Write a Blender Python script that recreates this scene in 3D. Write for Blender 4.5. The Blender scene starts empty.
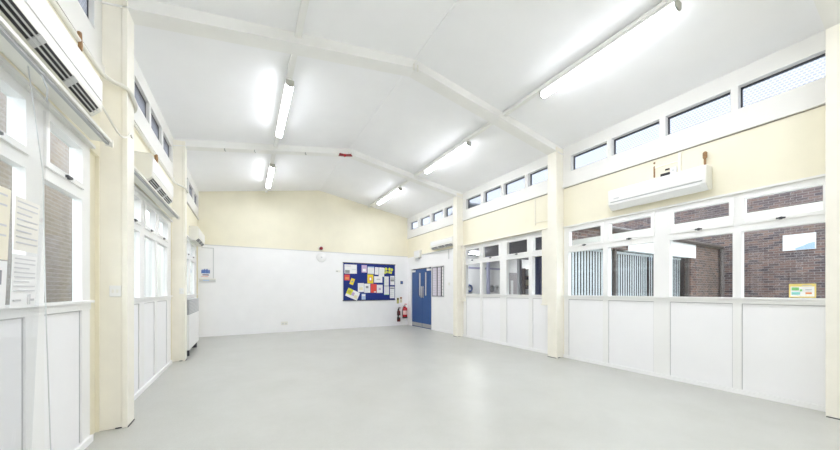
import bpy, bmesh, math, random
from mathutils import Vector, Matrix
random.seed(7)
sc = bpy.context.scene
COL = sc.collection
XL, XR, YB, YF = -1.132, 5.249, 10.314, -2.44
XM = (XL + XR) / 2
ZE, ZR = 3.955, 4.487          # eave and ridge heights
SL = (ZR - ZE) / (XR - XM)
def zc(x): return ZR - SL * abs(x - XM)

# ------------------------------------------------------------------ materials
MATS = {}
def mat(name, col, rough=.5, metal=0, emit=None, estr=0, noise=0, nscale=30, bump=0, spec=.5, coat=0):
    if name in MATS: return MATS[name]
    m = bpy.data.materials.new(name); m.use_nodes = True
    nt = m.node_tree; b = nt.nodes['Principled BSDF']
    b.inputs['Base Color'].default_value = (*col, 1)
    b.inputs['Roughness'].default_value = rough
    b.inputs['Metallic'].default_value = metal
    b.inputs['Specular IOR Level'].default_value = spec
    b.inputs['Coat Weight'].default_value = coat
    if emit:
        b.inputs['Emission Color'].default_value = (*emit, 1); b.inputs['Emission Strength'].default_value = estr
    if noise or bump:
        tc = nt.nodes.new('ShaderNodeTexCoord')
        n = nt.nodes.new('ShaderNodeTexNoise'); n.inputs['Scale'].default_value = nscale
        n.inputs['Detail'].default_value = 5
        nt.links.new(tc.outputs['Object'], n.inputs['Vector'])
        if noise:
            r = nt.nodes.new('ShaderNodeValToRGB')
            r.color_ramp.elements[0].position = .3; r.color_ramp.elements[1].position = .7
            r.color_ramp.elements[0].color = (*[max(0, c * (1 - noise)) for c in col], 1)
            r.color_ramp.elements[1].color = (*[min(1, c * (1 + noise)) for c in col], 1)
            nt.links.new(n.outputs['Fac'], r.inputs['Fac']); nt.links.new(r.outputs['Color'], b.inputs['Base Color'])
        if bump:
            bp = nt.nodes.new('ShaderNodeBump'); bp.inputs['Strength'].default_value = bump; bp.inputs['Distance'].default_value = .01
            nt.links.new(n.outputs['Fac'], bp.inputs['Height']); nt.links.new(bp.outputs['Normal'], b.inputs['Normal'])
    MATS[name] = m
    return m

def floor_mat():
    m = bpy.data.materials.new('vinyl_floor'); m.use_nodes = True
    nt = m.node_tree; b = nt.nodes['Principled BSDF']; N = nt.nodes.new; L = nt.links.new
    tc = N('ShaderNodeTexCoord')
    n1 = N('ShaderNodeTexNoise'); n1.inputs['Scale'].default_value = 260; n1.inputs['Detail'].default_value = 2
    n2 = N('ShaderNodeTexNoise'); n2.inputs['Scale'].default_value = 1.6; n2.inputs['Detail'].default_value = 6; n2.inputs['Roughness'].default_value = .65
    n3 = N('ShaderNodeTexNoise'); n3.inputs['Scale'].default_value = 14; n3.inputs['Detail'].default_value = 5
    for n in (n1, n2, n3): L(tc.outputs['Object'], n.inputs['Vector'])
    r1 = N('ShaderNodeValToRGB'); e = r1.color_ramp.elements
    e[0].position = .35; e[1].position = .68; e[0].color = (.47, .473, .445, 1); e[1].color = (.585, .586, .552, 1)
    L(n1.outputs['Fac'], r1.inputs['Fac'])
    r2 = N('ShaderNodeValToRGB'); e = r2.color_ramp.elements
    e[0].position = .3; e[1].position = .7; e[0].color = (.90, .90, .885, 1); e[1].color = (1, 1, 1, 1)
    L(n2.outputs['Fac'], r2.inputs['Fac'])
    mx = N('ShaderNodeMixRGB'); mx.blend_type = 'MULTIPLY'; mx.inputs['Fac'].default_value = 1
    L(r1.outputs['Color'], mx.inputs['Color1']); L(r2.outputs['Color'], mx.inputs['Color2'])
    L(mx.outputs['Color'], b.inputs['Base Color'])
    mr = N('ShaderNodeMapRange'); mr.inputs['To Min'].default_value = .33; mr.inputs['To Max'].default_value = .38
    L(n3.outputs['Fac'], mr.inputs['Value']); L(mr.outputs['Result'], b.inputs['Roughness'])
    b.inputs['Specular IOR Level'].default_value = .38
    return m

def brick_mat(name, c1, c2, mortar, axis='x'):
    m = bpy.data.materials.new(name); m.use_nodes = True
    nt = m.node_tree; b = nt.nodes['Principled BSDF']; N = nt.nodes.new; L = nt.links.new
    g = N('ShaderNodeNewGeometry'); s = N('ShaderNodeSeparateXYZ'); c = N('ShaderNodeCombineXYZ')
    L(g.outputs['Position'], s.inputs['Vector'])
    L(s.outputs['X' if axis == 'x' else 'Y'], c.inputs['X']); L(s.outputs['Z'], c.inputs['Y'])
    t = N('ShaderNodeTexBrick'); t.inputs['Scale'].default_value = 1
    t.inputs['Brick Width'].default_value = .225; t.inputs['Row Height'].default_value = .075
    t.inputs['Mortar Size'].default_value = .008; t.inputs['Bias'].default_value = -.1
    t.inputs['Color1'].default_value = (*c1, 1); t.inputs['Color2'].default_value = (*c2, 1); t.inputs['Mortar'].default_value = (*mortar, 1)
    L(c.outputs['Vector'], t.inputs['Vector'])
    n = N('ShaderNodeTexNoise'); n.inputs['Scale'].default_value = 3; n.inputs['Detail'].default_value = 6
    L(g.outputs['Position'], n.inputs['Vector'])
    r = N('ShaderNodeValToRGB'); r.color_ramp.elements[0].color = (.6, .58, .6, 1); r.color_ramp.elements[1].color = (1.2, 1.15, 1.1, 1)
    L(n.outputs['Fac'], r.inputs['Fac'])
    mx = N('ShaderNodeMixRGB'); mx.blend_type = 'MULTIPLY'; mx.inputs['Fac'].default_value = .8
    L(t.outputs['Color'], mx.inputs['Color1']); L(r.outputs['Color'], mx.inputs['Color2']); L(mx.outputs['Color'], b.inputs['Base Color'])
    bp = N('ShaderNodeBump'); bp.inputs['Strength'].default_value = .4; bp.inputs['Distance'].default_value = .01
    L(t.outputs['Fac'], bp.inputs['Height']); bp.invert = True; L(bp.outputs['Normal'], b.inputs['Normal'])
    b.inputs['Roughness'].default_value = .85
    return m

def glass_mat(name='clear_glass', tint=(.97, .99, .985), k=1.0):
    m = bpy.data.materials.new(name); m.use_nodes = True
    nt = m.node_tree; nt.nodes.clear(); N = nt.nodes.new; L = nt.links.new
    o = N('ShaderNodeOutputMaterial'); mx = N('ShaderNodeMixShader'); tr = N('ShaderNodeBsdfTransparent'); gl = N('ShaderNodeBsdfGlossy')
    fr = N('ShaderNodeLayerWeight'); pw = N('ShaderNodeMath'); pw.operation = 'POWER'; pw.inputs[1].default_value = 5
    mu = N('ShaderNodeMath'); mu.operation = 'MULTIPLY_ADD'; mu.inputs[1].default_value = .55 * k; mu.inputs[2].default_value = .035 * k
    tr.inputs['Color'].default_value = (*tint, 1); gl.inputs['Roughness'].default_value = .01
    L(fr.outputs['Facing'], pw.inputs[0]); L(pw.outputs['Value'], mu.inputs[0]); L(mu.outputs['Value'], mx.inputs['Fac'])
    L(tr.outputs['BSDF'], mx.inputs[1]); L(gl.outputs['BSDF'], mx.inputs[2]); L(mx.outputs['Shader'], o.inputs['Surface'])
    return m

def frosted_mat():
    # obscured glass with a pressed grid of small dimples
    m = bpy.data.materials.new('obscured_glass'); m.use_nodes = True
    nt = m.node_tree; nt.nodes.clear(); N = nt.nodes.new; L = nt.links.new
    o = N('ShaderNodeOutputMaterial'); mx = N('ShaderNodeMixShader'); tl = N('ShaderNodeBsdfTranslucent'); tr = N('ShaderNodeBsdfTransparent')
    g = N('ShaderNodeNewGeometry'); s = N('ShaderNodeSeparateXYZ'); c = N('ShaderNodeCombineXYZ')
    L(g.outputs['Position'], s.inputs['Vector']); L(s.outputs['Y'], c.inputs['X']); L(s.outputs['Z'], c.inputs['Y'])
    t = N('ShaderNodeTexBrick'); t.inputs['Scale'].default_value = 1
    t.inputs['Brick Width'].default_value = .036; t.inputs['Row Height'].default_value = .03; t.inputs['Mortar Size'].default_value = .0065
    t.inputs['Color1'].default_value = (.42, .43, .46, 1); t.inputs['Color2'].default_value = (.45, .46, .49, 1); t.inputs['Mortar'].default_value = (.66, .67, .70, 1)
    t.inputs['Mortar Smooth'].default_value = .6
    L(c.outputs['Vector'], t.inputs['Vector'])
    mp = N('ShaderNodeMixRGB'); mp.inputs['Fac'].default_value = .1; mp.inputs['Color2'].default_value = (.66, .67, .70, 1)
    L(t.outputs['Color'], mp.inputs['Color1'])
    L(mp.outputs['Color'], tl.inputs['Color']); L(mp.outputs['Color'], tr.inputs['Color'])
    mx.inputs['Fac'].default_value = .6
    L(tl.outputs['BSDF'], mx.inputs[1]); L(tr.outputs['BSDF'], mx.inputs[2]); L(mx.outputs['Shader'], o.inputs['Surface'])
    return m

WHITE = mat('white_paint', (.90, .90, .90), .5, noise=.012, nscale=4)
PANEL = mat('white_panel', (.90, .90, .91), .45, noise=.01, nscale=3)
UPVC = mat('white_frame', (.875, .875, .865), .35)
CREAM = mat('cream_paint', (.845, .803, .645), .55, noise=.02, nscale=3)
PILLAR = mat('cream_gloss', (.89, .86, .765), .4, noise=.025, nscale=5)
CEIL = mat('ceiling_white', (.92, .925, .94), .7, noise=.012, nscale=2.5)
BEAM = mat('beam_white', (.88, .88, .86), .5, noise=.02, nscale=4)
BAND = mat('band_white', (.81, .805, .775), .5)
FLOOR = floor_mat()
GLASS = glass_mat()
PERSPEX = glass_mat('perspex', (.97, .975, .98), 1.2)
FROST = frosted_mat()
SEAM_SHADE = mat('seam_shade_grey', (.52, .52, .53), .6)
JOINT = mat('brown_sealant', (.34, .31, .26), .6)
DARK = mat('dark_gasket', (.06, .06, .07), .5)
BLACK = mat('black_plastic', (.02, .02, .022), .5)
GREY = mat('grey_plastic', (.42, .43, .44), .45)
LGREY = mat('light_grey', (.62, .63, .63), .5)
PLAST = mat('white_plastic', (.84, .84, .83), .35)
PLASTW = mat('warm_white_plastic', (.80, .79, .73), .4)
STEEL = mat('brushed_steel', (.58, .58, .58), .35, .9)
COPPER = mat('brown_lagging', (.30, .17, .07), .6, noise=.3, nscale=40)
def diffuser_mat(name, s_side, s_down):
    # prismatic diffuser: throws most of its light downwards, a little sideways
    m = mat(name, (.9, .9, .9), .4, emit=(.935, .957, 1.025), estr=1)
    nt = m.node_tree; N = nt.nodes.new; L = nt.links.new
    g = N('ShaderNodeNewGeometry'); sp = N('ShaderNodeSeparateXYZ'); mr = N('ShaderNodeMapRange')
    L(g.outputs['Normal'], sp.inputs['Vector']); L(sp.outputs['Z'], mr.inputs['Value'])
    mr.inputs['From Min'].default_value = -.1; mr.inputs['From Max'].default_value = -.95
    mr.inputs['To Min'].default_value = s_side; mr.inputs['To Max'].default_value = s_down
    L(mr.outputs['Result'], nt.nodes['Principled BSDF'].inputs['Emission Strength'])
    return m
DIFF = diffuser_mat('light_diffuser', 1.25, 13.2)
CAP = mat('lamp_end_grey', (.48, .48, .44), .5)
BLUE = mat('door_blue', (.022, .085, .27), .4, noise=.04, nscale=3)
FELT = mat('felt_blue', (.012, .03, .20), .9, noise=.15, nscale=200)
RED = mat('red_gloss', (.55, .02, .03), .25)
DRED = mat('dark_red', (.25, .01, .02), .3)
PAPER = mat('paper_white', (.85, .85, .85), .7)
INK = mat('ink_grey', (.30, .30, .32), .7)
INKL = mat('ink_pale', (.55, .55, .57), .7)
INKP = mat('ink_faint', (.62, .62, .64), .7)
YEL = mat('paper_yellow', (.83, .64, .03), .7)
YGRN = mat('paper_lime', (.72, .75, .05), .7)
LILAC = mat('paper_lilac', (.55, .42, .62), .7)
PINK = mat('paper_red', (.75, .08, .06), .7)
ORANGE = mat('paper_orange', (.75, .30, .10), .7)
PBLUE = mat('paper_blue', (.10, .18, .45), .7)
SKYB = mat('print_light_blue', (.45, .58, .78), .7)
OLIVE = mat('paper_olive', (.50, .45, .08), .7)
CREAMP = mat('paper_cream', (.80, .74, .52), .7)
GREEN = mat('print_green', (.25, .62, .22), .7)
BRICK_X = brick_mat('brick_dark_x', (.055, .034, .033), (.17, .095, .07), (.18, .165, .155), 'x')
BRICK_Y = brick_mat('brick_dark_y', (.045, .032, .038), (.15, .088, .07), (.165, .15, .15), 'y')
BRICK_L = brick_mat('brick_pale_y', (.20, .15, .12), (.26, .21, .18), (.30, .28, .26), 'y')
PAVE = mat('paving', (.38, .37, .35), .9, noise=.15, nscale=8)
SLATE = mat('roof_slate', (.13, .13, .14), .8, noise=.2, nscale=20)
FASCIA = mat('fascia_white', (.82, .82, .82), .5)
GUTTER = mat('gutter_brown', (.07, .055, .05), .5)
SLAT = mat('blind_slat', (.72, .72, .76), .7)
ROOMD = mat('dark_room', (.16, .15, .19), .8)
ROOMW = mat('pale_room', (.78, .78, .78), .7)
PURP = mat('lilac_rail', (.36, .36, .50), .5)
BLUEC = mat('curtain_blue', (.20, .25, .62), .8)

# ------------------------------------------------------------------ mesh building
class F:
    """local frame on a surface: u along it, v up, n out of it"""
    def __init__(s, O, U, N, V=(0, 0, 1)):
        s.O, s.U, s.N, s.V = Vector(O), Vector(U), Vector(N), Vector(V)
    def __call__(s, u, v, n=0): return s.O + s.U * u + s.V * v + s.N * n
    def rot(s, u, v, a, n=0):
        c, d = math.cos(a), math.sin(a)
        return F(s(u, v, n), s.U * c + s.V * d, s.N, s.V * c - s.U * d)
WORLD = F((0, 0, 0), (1, 0, 0), (0, 1, 0))
WL = F((XL, 0, 0), (0, 1, 0), (1, 0, 0))
WR = F((XR, 0, 0), (0, 1, 0), (-1, 0, 0))
WB = F((0, YB, 0), (1, 0, 0), (0, -1, 0))

class MB:
    def __init__(s): s.b = bmesh.new()
    def hexa(s, p):
        v = [s.b.verts.new(q) for q in p]
        for f in ((0, 1, 2, 3), (4, 5, 6, 7), (0, 1, 5, 4), (1, 2, 6, 5), (2, 3, 7, 6), (3, 0, 4, 7)):
            s.b.faces.new([v[i] for i in f])
        return s
    def box(s, x0, x1, y0, y1, z0, z1): return s.bf(WORLD, x0, x1, z0, z1, y0, y1)
    def bf(s, f, u0, u1, v0, v1, n0, n1):
        return s.hexa([f(u0, v0, n0), f(u1, v0, n0), f(u1, v1, n0), f(u0, v1, n0), f(u0, v0, n1), f(u1, v0, n1), f(u1, v1, n1), f(u0, v1, n1)])
    def prism(s, pts0, pts1):
        a = [s.b.verts.new(p) for p in pts0]; c = [s.b.verts.new(p) for p in pts1]; k = len(a)
        s.b.faces.new(a); s.b.faces.new(c[::-1])
        for i in range(k): s.b.faces.new((a[i], a[(i + 1) % k], c[(i + 1) % k], c[i]))
        return s
    def lathe(s, base, axis, prof, seg=20):
        axis = Vector(axis).normalized()
        e1 = axis.orthogonal().normalized(); e2 = axis.cross(e1)
        base = Vector(base); rings = []
        for r, t in prof:
            rings.append([s.b.verts.new(base + axis * t + (e1 * math.cos(k * 2 * math.pi / seg) + e2 * math.sin(k * 2 * math.pi / seg)) * max(r, 1e-4)) for k in range(seg)])
        for a, c in zip(rings, rings[1:]):
            for k in range(seg): s.b.faces.new((a[k], a[(k + 1) % seg], c[(k + 1) % seg], c[k]))
        s.b.faces.new(rings[0][::-1]); s.b.faces.new(rings[-1])
        return s
    def tube(s, pts, r, seg=8, smooth=0):
        pts = [Vector(p) for p in pts]
        for _ in range(smooth):
            q = [pts[0]]
            for a, c in zip(pts, pts[1:]): q += [a * .75 + c * .25, a * .25 + c * .75]
            pts = q + [pts[-1]]
        rings = []; e1 = None
        for i, p in enumerate(pts):
            t = (pts[min(i + 1, len(pts) - 1)] - pts[max(i - 1, 0)]).normalized()
            e1 = t.orthogonal() if e1 is None else e1 - t * e1.dot(t)
            e1.normalize(); e2 = t.cross(e1)
            rings.append([s.b.verts.new(p + (e1 * math.cos(k * 2 * math.pi / seg) + e2 * math.sin(k * 2 * math.pi / seg)) * r) for k in range(seg)])
        for a, c in zip(rings, rings[1:]):
            for k in range(seg): s.b.faces.new((a[k], a[(k + 1) % seg], c[(k + 1) % seg], c[k]))
        s.b.faces.new(rings[0][::-1]); s.b.faces.new(rings[-1])
        return s
    def build(s, name, m, parent=None, bevel=0, smooth=False, label=None):
        bmesh.ops.recalc_face_normals(s.b, faces=s.b.faces[:])
        if parent: org = world_of(parent)
        else:
            xs = [v.co for v in s.b.verts]
            org = Vector(((min(v.x for v in xs) + max(v.x for v in xs)) / 2, (min(v.y for v in xs) + max(v.y for v in xs)) / 2, min(v.z for v in xs)))
        for v in s.b.verts: v.co -= org
        me = bpy.data.meshes.new(name); s.b.to_mesh(me); s.b.free()
        me.materials.append(m)
        if smooth:
            for p in me.polygons: p.use_smooth = True
        o = bpy.data.objects.new(name, me); COL.objects.link(o)
        if parent: o.parent = parent
        else: o.location = org
        if bevel:
            bv = o.modifiers.new('bevel', 'BEVEL'); bv.width = bevel; bv.segments = 2; bv.limit_method = 'ANGLE'
        if smooth and not bevel:
            try: me.set_sharp_from_angle(angle=math.radians(40))
            except Exception: pass
        if label: o['label'] = label
        return o
def world_of(o):
    p = o.location.copy()
    while o.parent: o = o.parent; p += o.location
    return p
def thing(name, loc, label, cat, group=None, kind=None):
    o = bpy.data.objects.new(name, None); o.empty_display_size = .1
    COL.objects.link(o); o.location = loc
    return tag(o, label, cat, group, kind)
def tag(o, label=None, cat=None, group=None, kind=None):
    if label: o['label'] = label
    if cat: o['category'] = cat
    if group: o['group'] = group
    if kind: o['kind'] = kind
    return o
def struct(o, label=None, cat=None): return tag(o, label, cat, None, 'structure')

# ------------------------------------------------------------------ room shell
struct(MB().box(XL - .15, XR + .15, YF - .1, YB + .1, -.12, 0).build('floor', FLOOR), 'pale grey-green sheet vinyl floor of the hall', 'floor')
def slope(x0, x1): # one half of the pitched ceiling
    z0, z1 = zc(x0), zc(x1)
    a = [(x0, YF - .1, z0), (x1, YF - .1, z1), (x1, YF - .1, z1 + .12), (x0, YF - .1, z0 + .12)]
    return a, [(x, YB + .1, z) for x, y, z in a]
ceil = struct(MB().prism(*slope(XL - .13, XM)).build('ceiling', CEIL), 'left slope of the white pitched ceiling', 'ceiling')
struct(MB().prism(*slope(XM, XR + .13)).build('ceiling', CEIL), 'right slope of the white pitched ceiling', 'ceiling')
MB().box(XM - .012, XM + .012, YF, YB, ZR - .012, ZR + .0).build('ridge_strip', CEIL, ceil)
def gable(y0, y1, z0, ztop=None):
    if ztop: p = [(XL - .12, z0), (XR + .12, z0), (XR + .12, ztop), (XL - .12, ztop)]
    else: p = [(XL - .12, z0), (XR + .12, z0), (XR + .12, zc(XR + .12)), (XM, ZR), (XL - .12, zc(XL - .12))]
    return [(x, y0, z) for x, z in p], [(x, y1, z) for x, z in p]
wb = struct(MB().prism(*gable(YB + .005, YB + .12, 0)).build('wall_back', CREAM), 'far end wall, cream above a white boarded lower part', 'wall')
MB().box(XL, XR, YB - .012, YB + .01, .0, 2.52).build('wainscot', WHITE, wb)
MB().box(XL, XR, YB - .022, YB + .01, 2.512, 2.53).build('dado_rail', LGREY, wb)
struct(MB().box(XL, XR, YB - .03, YB - .012, 0, .09).build('baseboard_back', WHITE), 'white skirting along the far end wall', 'skirting')
struct(MB().prism(*gable(YF - .12, YF, 0)).build('wall_front', WHITE), 'plain white end wall behind the camera', 'wall')

# side walls: fixed strips between and above the window openings
BAYS = [(.73, 3.80), (4.02, 6.92), (7.12, YB)]
CLER = [[(.755, 1.411), (1.483, 2.167), (2.241, 2.921), (2.995, 3.65)],
        [(4.107, 4.655), (4.743, 5.377), (5.465, 6.08), (6.18, 6.788)],
        [(7.422, 7.839), (7.937, 8.592), (8.705, 9.38), (9.516, 10.12)]]
CZ0, CZ1 = 3.47, 3.752
def side_wall(f, name, label, full_bay=None):
    w = MB()
    w.bf(f, YF, .73, 0, ZE + .1, -.12, 0)                    # nearest part, beside the camera
    for i, (a, b) in enumerate(BAYS):
        if i < 2 or full_bay is None: w.bf(f, a, b, 2.44, 3.19, -.12, 0)
    for a, b in ((3.80, 4.02), (6.92, 7.12)): w.bf(f, a, b, 0, 3.19, -.06, -.005)
    o = struct(w.build(name, CREAM), label, 'wall')
    return o
wl = side_wall(WL, 'wall_left', 'left long wall, cream above the windows')
wr = side_wall(WR, 'wall_right', 'right long wall, cream above the windows', 1)
# door bay of the right wall
dw = MB()
dw.bf(WR, 7.12, 8.55, 0, 2.48, -.12, .004); dw.bf(WR, 10.03, YB, 0, 2.48, -.12, .004); dw.bf(WR, 8.55, 10.03, 2.075, 2.48, -.12, .004)
dw.build('lower_boarding', WHITE, wr)
MB().bf(WR, 7.12, YB, 2.48, 3.19, -.12, 0).build('upper_wall', CREAM, wr)
struct(MB().bf(WR, 7.14, 8.56, 0, .07, .004, .016).build('baseboard_right', WHITE), 'white skirting beside the blue double door', 'skirting')

# ------------------------------------------------------------------ clerestory bands and windows
wn = [0]
def clerestory(f, ys, a, b, label, pd=-.10):
    wn[0] += 1
    m = MB()
    m.bf(f, a, b, 3.19, CZ0, -.12, .012); m.bf(f, a, b, CZ1, ZE + .03, -.12, .012)
    e = [a] + [q for p in ys for q in p] + [b]
    for k in range(0, len(e), 2): m.bf(f, e[k], e[k + 1], CZ0, CZ1, -.12, .012)
    m.bf(f, a, b, 3.19, 3.255, .012, .03)
    w = struct(m.build('window_%d' % wn[0], BAND), label, 'window')
    for p, q in ys:
        fr = MB(); t = .014
        fr.bf(f, p, q, CZ1 - t, CZ1, pd, pd + (.035 if pd < -.08 else .006))
        fr.bf(f, q - t * .8, q, CZ0, CZ1 - t, pd, pd + (.035 if pd < -.08 else .006))
        fr.build('gasket', DARK, w)
        MB().bf(f, p - .01, q + .01, CZ0 - .01, CZ1 + .01, pd - .008, pd).build('pane', FROST, w)
    return w
PD = {'left': -.03, 'right': -.10}
for f, sd, far in ((WL, 'left', 'radiator'), (WR, 'right', 'blue door')):
    clerestory(f, CLER[0], .73, 3.91, 'high strip of obscured panes on the %s wall nearest the camera' % sd, PD[sd])
    clerestory(f, CLER[1], 3.91, 7.02, 'high strip of obscured panes in the middle bay of the %s wall' % sd, PD[sd])
    clerestory(f, CLER[2], 7.02, YB, 'high strip of obscured panes in the %s wall bay nearest the far end' % sd, PD[sd])
for f, n in ((WL, 1), (WR, 2)):
    MB().bf(f, .73, 3.8, 3.178, 3.19, 0, .006).build('picture_rail', JOINT, wl if n == 1 else wr)
    MB().bf(f, 4.02, 6.92, 3.178, 3.19, 0, .006).build('picture_rail', JOINT, wl if n == 1 else wr)
    MB().bf(f, 7.12, YB, 3.178, 3.19, 0, .006).build('picture_rail', JOINT, wl if n == 1 else wr)

# ------------------------------------------------------------------ lower window walls
def window_bay(f, a, b, panes, label, sash_in=.03, gd=-.06, fd=-.085):
    """frame, glazing, top-hung sashes with handles, and the white infill panels below"""
    wn[0] += 1
    fr = MB(); Z = [.07, 1.10, 1.165, 1.975, 2.06, 2.40, 2.44]
    fr.bf(f, a, b, 1.10, 1.165, fd, .006); fr.bf(f, a, b, 1.975, 2.06, fd, 0); fr.bf(f, a, b, 2.40, 2.44, fd, .0)
    e = [a] + [q for p in panes for q in p] + [b]
    for k in range(0, len(e), 2):
        for z0, z1 in ((0, 1.10), (1.165, 1.975), (2.06, 2.40)): fr.bf(f, e[k], e[k + 1], z0, z1, fd, 0)
    w = struct(fr.build('window_%d' % wn[0], UPVC), label, 'window')
    MB().bf(f, a, b, 1.155, 1.175, .006, .03).build('sill', UPVC, w)
    MB().bf(f, a, b, 0, .055, 0, .022).build('skirting', WHITE, w)
    MB().bf(f, a, b, 2.44, 2.462, 0, .035).build('head_trim', BAND, w)
    for p, q in panes:
        MB().bf(f, p - .01, q + .01, 1.155, 1.985, gd - .006, gd).build('pane', GLASS, w)
        pn = MB().bf(f, p, q, .0, 1.10, -.05, -.014).build('infill_panel', PANEL, w)
        bd = MB()  # grey lines paint the shadow of the panel seams and sill edge
        bd.bf(f, p, p + .006, .055, 1.096, -.014, -.010); bd.bf(f, q - .006, q, .055, 1.096, -.014, -.010); bd.bf(f, p, q, 1.090, 1.10, -.014, -.010)
        bd.build('seam_shade', SEAM_SHADE, pn)
        s = MB(); i = sash_in
        z0, z1 = 2.055, 2.405
        s.bf(f, p - .012, q + .012, z0, z0 + .038, -.06, .014); s.bf(f, p - .012, q + .012, z1 - .04, z1, -.06, .014)
        s.bf(f, p - .012, p + i, z0 + .038, z1 - .04, -.06, .014); s.bf(f, q - i, q + .012, z0 + .038, z1 - .04, -.06, .014)
        so = s.build('sash', UPVC, w)
        MB().bf(f, p + i - .005, q - i + .005, z0 + .03, z1 - .035, -.046, -.04).build('sash_pane', GLASS, so)
        c = (p + q) / 2
        h = MB(); h.bf(f, c - .035, c + .035, 2.062, 2.078, .014, .03); h.bf(f, c - .012, c + .012, 2.055, 2.085, .014, .022)
        h.build('handle', DARK, so)
    return w
RA = [(.745, 1.387), (1.466, 2.12), (2.32, 2.98), (3.068, 3.71)]
RB = [(3.95, 4.544), (4.645, 5.291), (5.498, 6.126), (6.219, 6.80)]
LA = [(.80, 1.40), (1.52, 2.05), (2.15, 2.735), (2.93, 3.455)]
LB = [(4.08, 4.40), (4.50, 5.0), (5.19, 5.73), (5.86, 6.53)]
LC = [(7.2, 7.5), (7.62, 8.12), (8.31, 8.85), (8.98, 9.65)]
window_bay(WR, .73, 3.80, RA, 'large right-hand window bay looking onto the brick courtyard')
window_bay(WR, 3.95, 6.92, RB, 'right-hand window bay between two cream side boards')
window_bay(WL, .73, 3.60, LA, 'left window bay nearest the camera, hung with posters', gd=-.03, fd=-.052)
window_bay(WL, 4.02, 6.80, LB, 'middle window bay of the left wall', gd=-.03, fd=-.052)
window_bay(WL, 7.12, 10.0, LC, 'far window bay of the left wall behind the heater', gd=-.03, fd=-.052)
for f, a, b, w in ((WL, 3.60, 3.80, wl), (WL, 6.80, 6.92, wl), (WL, 10.0, YB, wl)):
    MB().bf(f, a, b, 0, 2.44, -.05, -.03).build('window_return', CREAM, w)

# cream boards flanking the middle right window
for a, b, t in ((4.09, 4.25, 'nearer the camera'), (6.80, 6.92, 'next to the notice board bay')):
    s = thing('window_side_board', (XR - .06, (a + b) / 2, 1.0), 'cream boxed side board of the middle right window, %s' % t, 'board')
    MB().bf(WR, a, b, 1.0, 2.475, .005, .07).build('face_board', PILLAR, s, .004)
    MB().bf(WR, a - .01, b + .01, .97, 1.0, .005, .085).build('foot_block', PILLAR, s, .003)
tag(MB().bf(WR, 4.07, 6.93, 2.475, 2.50, .002, .09).build('head_board', PILLAR, None, .003), 'long cream head board over the middle right window', 'board')

# ------------------------------------------------------------------ portal frames
def column(f, y0, y1, par, d=.215):
    zt = ZE - .02
    web = MB(); web.bf(f, y0 + .012, y1 - .012, 0, zt, -.02, d - .025); web.build('column', PILLAR, par, .004)
    fl = MB(); fl.bf(f, y0, y1, 0, zt, d - .04, d); fl.build('column_flange', PILLAR, par, .005)
    bs = MB(); bs.bf(f, y0 + .006, y1 - .006, 0, .010, .10, d + .006); bs.build('base_joint', DARK, par)
def rafter(y0, y1, par):
    d = .125
    for sx in (-1, 1):
        xe = XM + sx * (XR - XM); pts = []
        a = [(XM, ZR + .01), (xe, ZE + .01), (xe, ZE - d), (XM, ZR - d)]
        MB().prism([(x, y0 + .02, z) for x, z in a], [(x, y1 - .02, z) for x, z in a]).build('rafter', BEAM, par)
        a = [(XM, ZR - d), (xe, ZE - d), (xe, ZE - d - .014), (XM, ZR - d - .014)]
        MB().prism([(x, y0, z) for x, z in a], [(x, y1, z) for x, z in a]).build('rafter_flange', BEAM, par)
    for dx in (-.03, .03):
        MB().tube([(XM + dx, y0 - .005, ZR - d + .03), (XM + dx, y0 - .005, ZR - d - .05)], .012).build('ridge_bolt', PLASTW, par)
for y0, y1, t in ((.53, .73, 'nearest the camera'), (3.80, 4.0, 'between the near and middle window bays'), (6.92, 7.1, 'between the middle and far window bays')):
    p = thing('portal_frame', (XM, y0, 0), 'cream columns and white ceiling beam of the portal frame ' + t, 'frame', None, 'structure')
    column(WL, y0, y1, p, .185); column(WR, y0, y1, p); rafter(y0, y1, p)

# ------------------------------------------------------------------ ceiling lights on cable trunking
TX = {'left': .525, 'right': 3.735}
for s, x in TX.items():
    z = min(zc(x - .035), zc(x + .035)) - .0005
    t = MB(); t.box(x - .035, x + .035, YF + .01, YB - .03, z - .05, z)
    tag(t.build('light_trunking', BEAM), 'long white cable trunking carrying the %s row of ceiling lights' % s, 'trunking')
def ceiling_light(x, y0, y1):
    z = zc(x) - .055
    r = thing('ceiling_light', (x, (y0 + y1) / 2, z - .12), '', 'light', 'fluorescent ceiling lights')
    MB().prism([(x - .03, y0 + .01, z), (x + .03, y0 + .01, z), (x + .056, y0 + .01, z - .042), (x + .056, y0 + .01, z - .052), (x - .056, y0 + .01, z - .052), (x - .056, y0 + .01, z - .042)], [(x - .03, y1 - .01, z), (x + .03, y1 - .01, z), (x + .056, y1 - .01, z - .042), (x + .056, y1 - .01, z - .052), (x - .056, y1 - .01, z - .052), (x - .056, y1 - .01, z - .042)]).build('housing', BEAM, r, .004)
    prof = [(-.047, -.046), (-.050, -.085), (-.038, -.108), (0, -.116), (.038, -.108), (.050, -.085), (.047, -.046)]
    MB().prism([(x + a, y0 + .02, z + b) for a, b in prof], [(x + a, y1 - .02, z + b) for a, b in prof]).build('diffuser', DIFF, r)
    prof = [(a * 1.06, b * 1.03) for a, b in prof]; prof[0] = (-.053, -.03); prof[-1] = (.053, -.03)
    for q0, q1 in ((y0, y0 + .02), (y1 - .02, y1)):
        MB().prism([(x + a, q0, z + b) for a, b in prof], [(x + a, q1, z + b) for a, b in prof]).build('end_cap', CAP, r)
    return r
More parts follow.
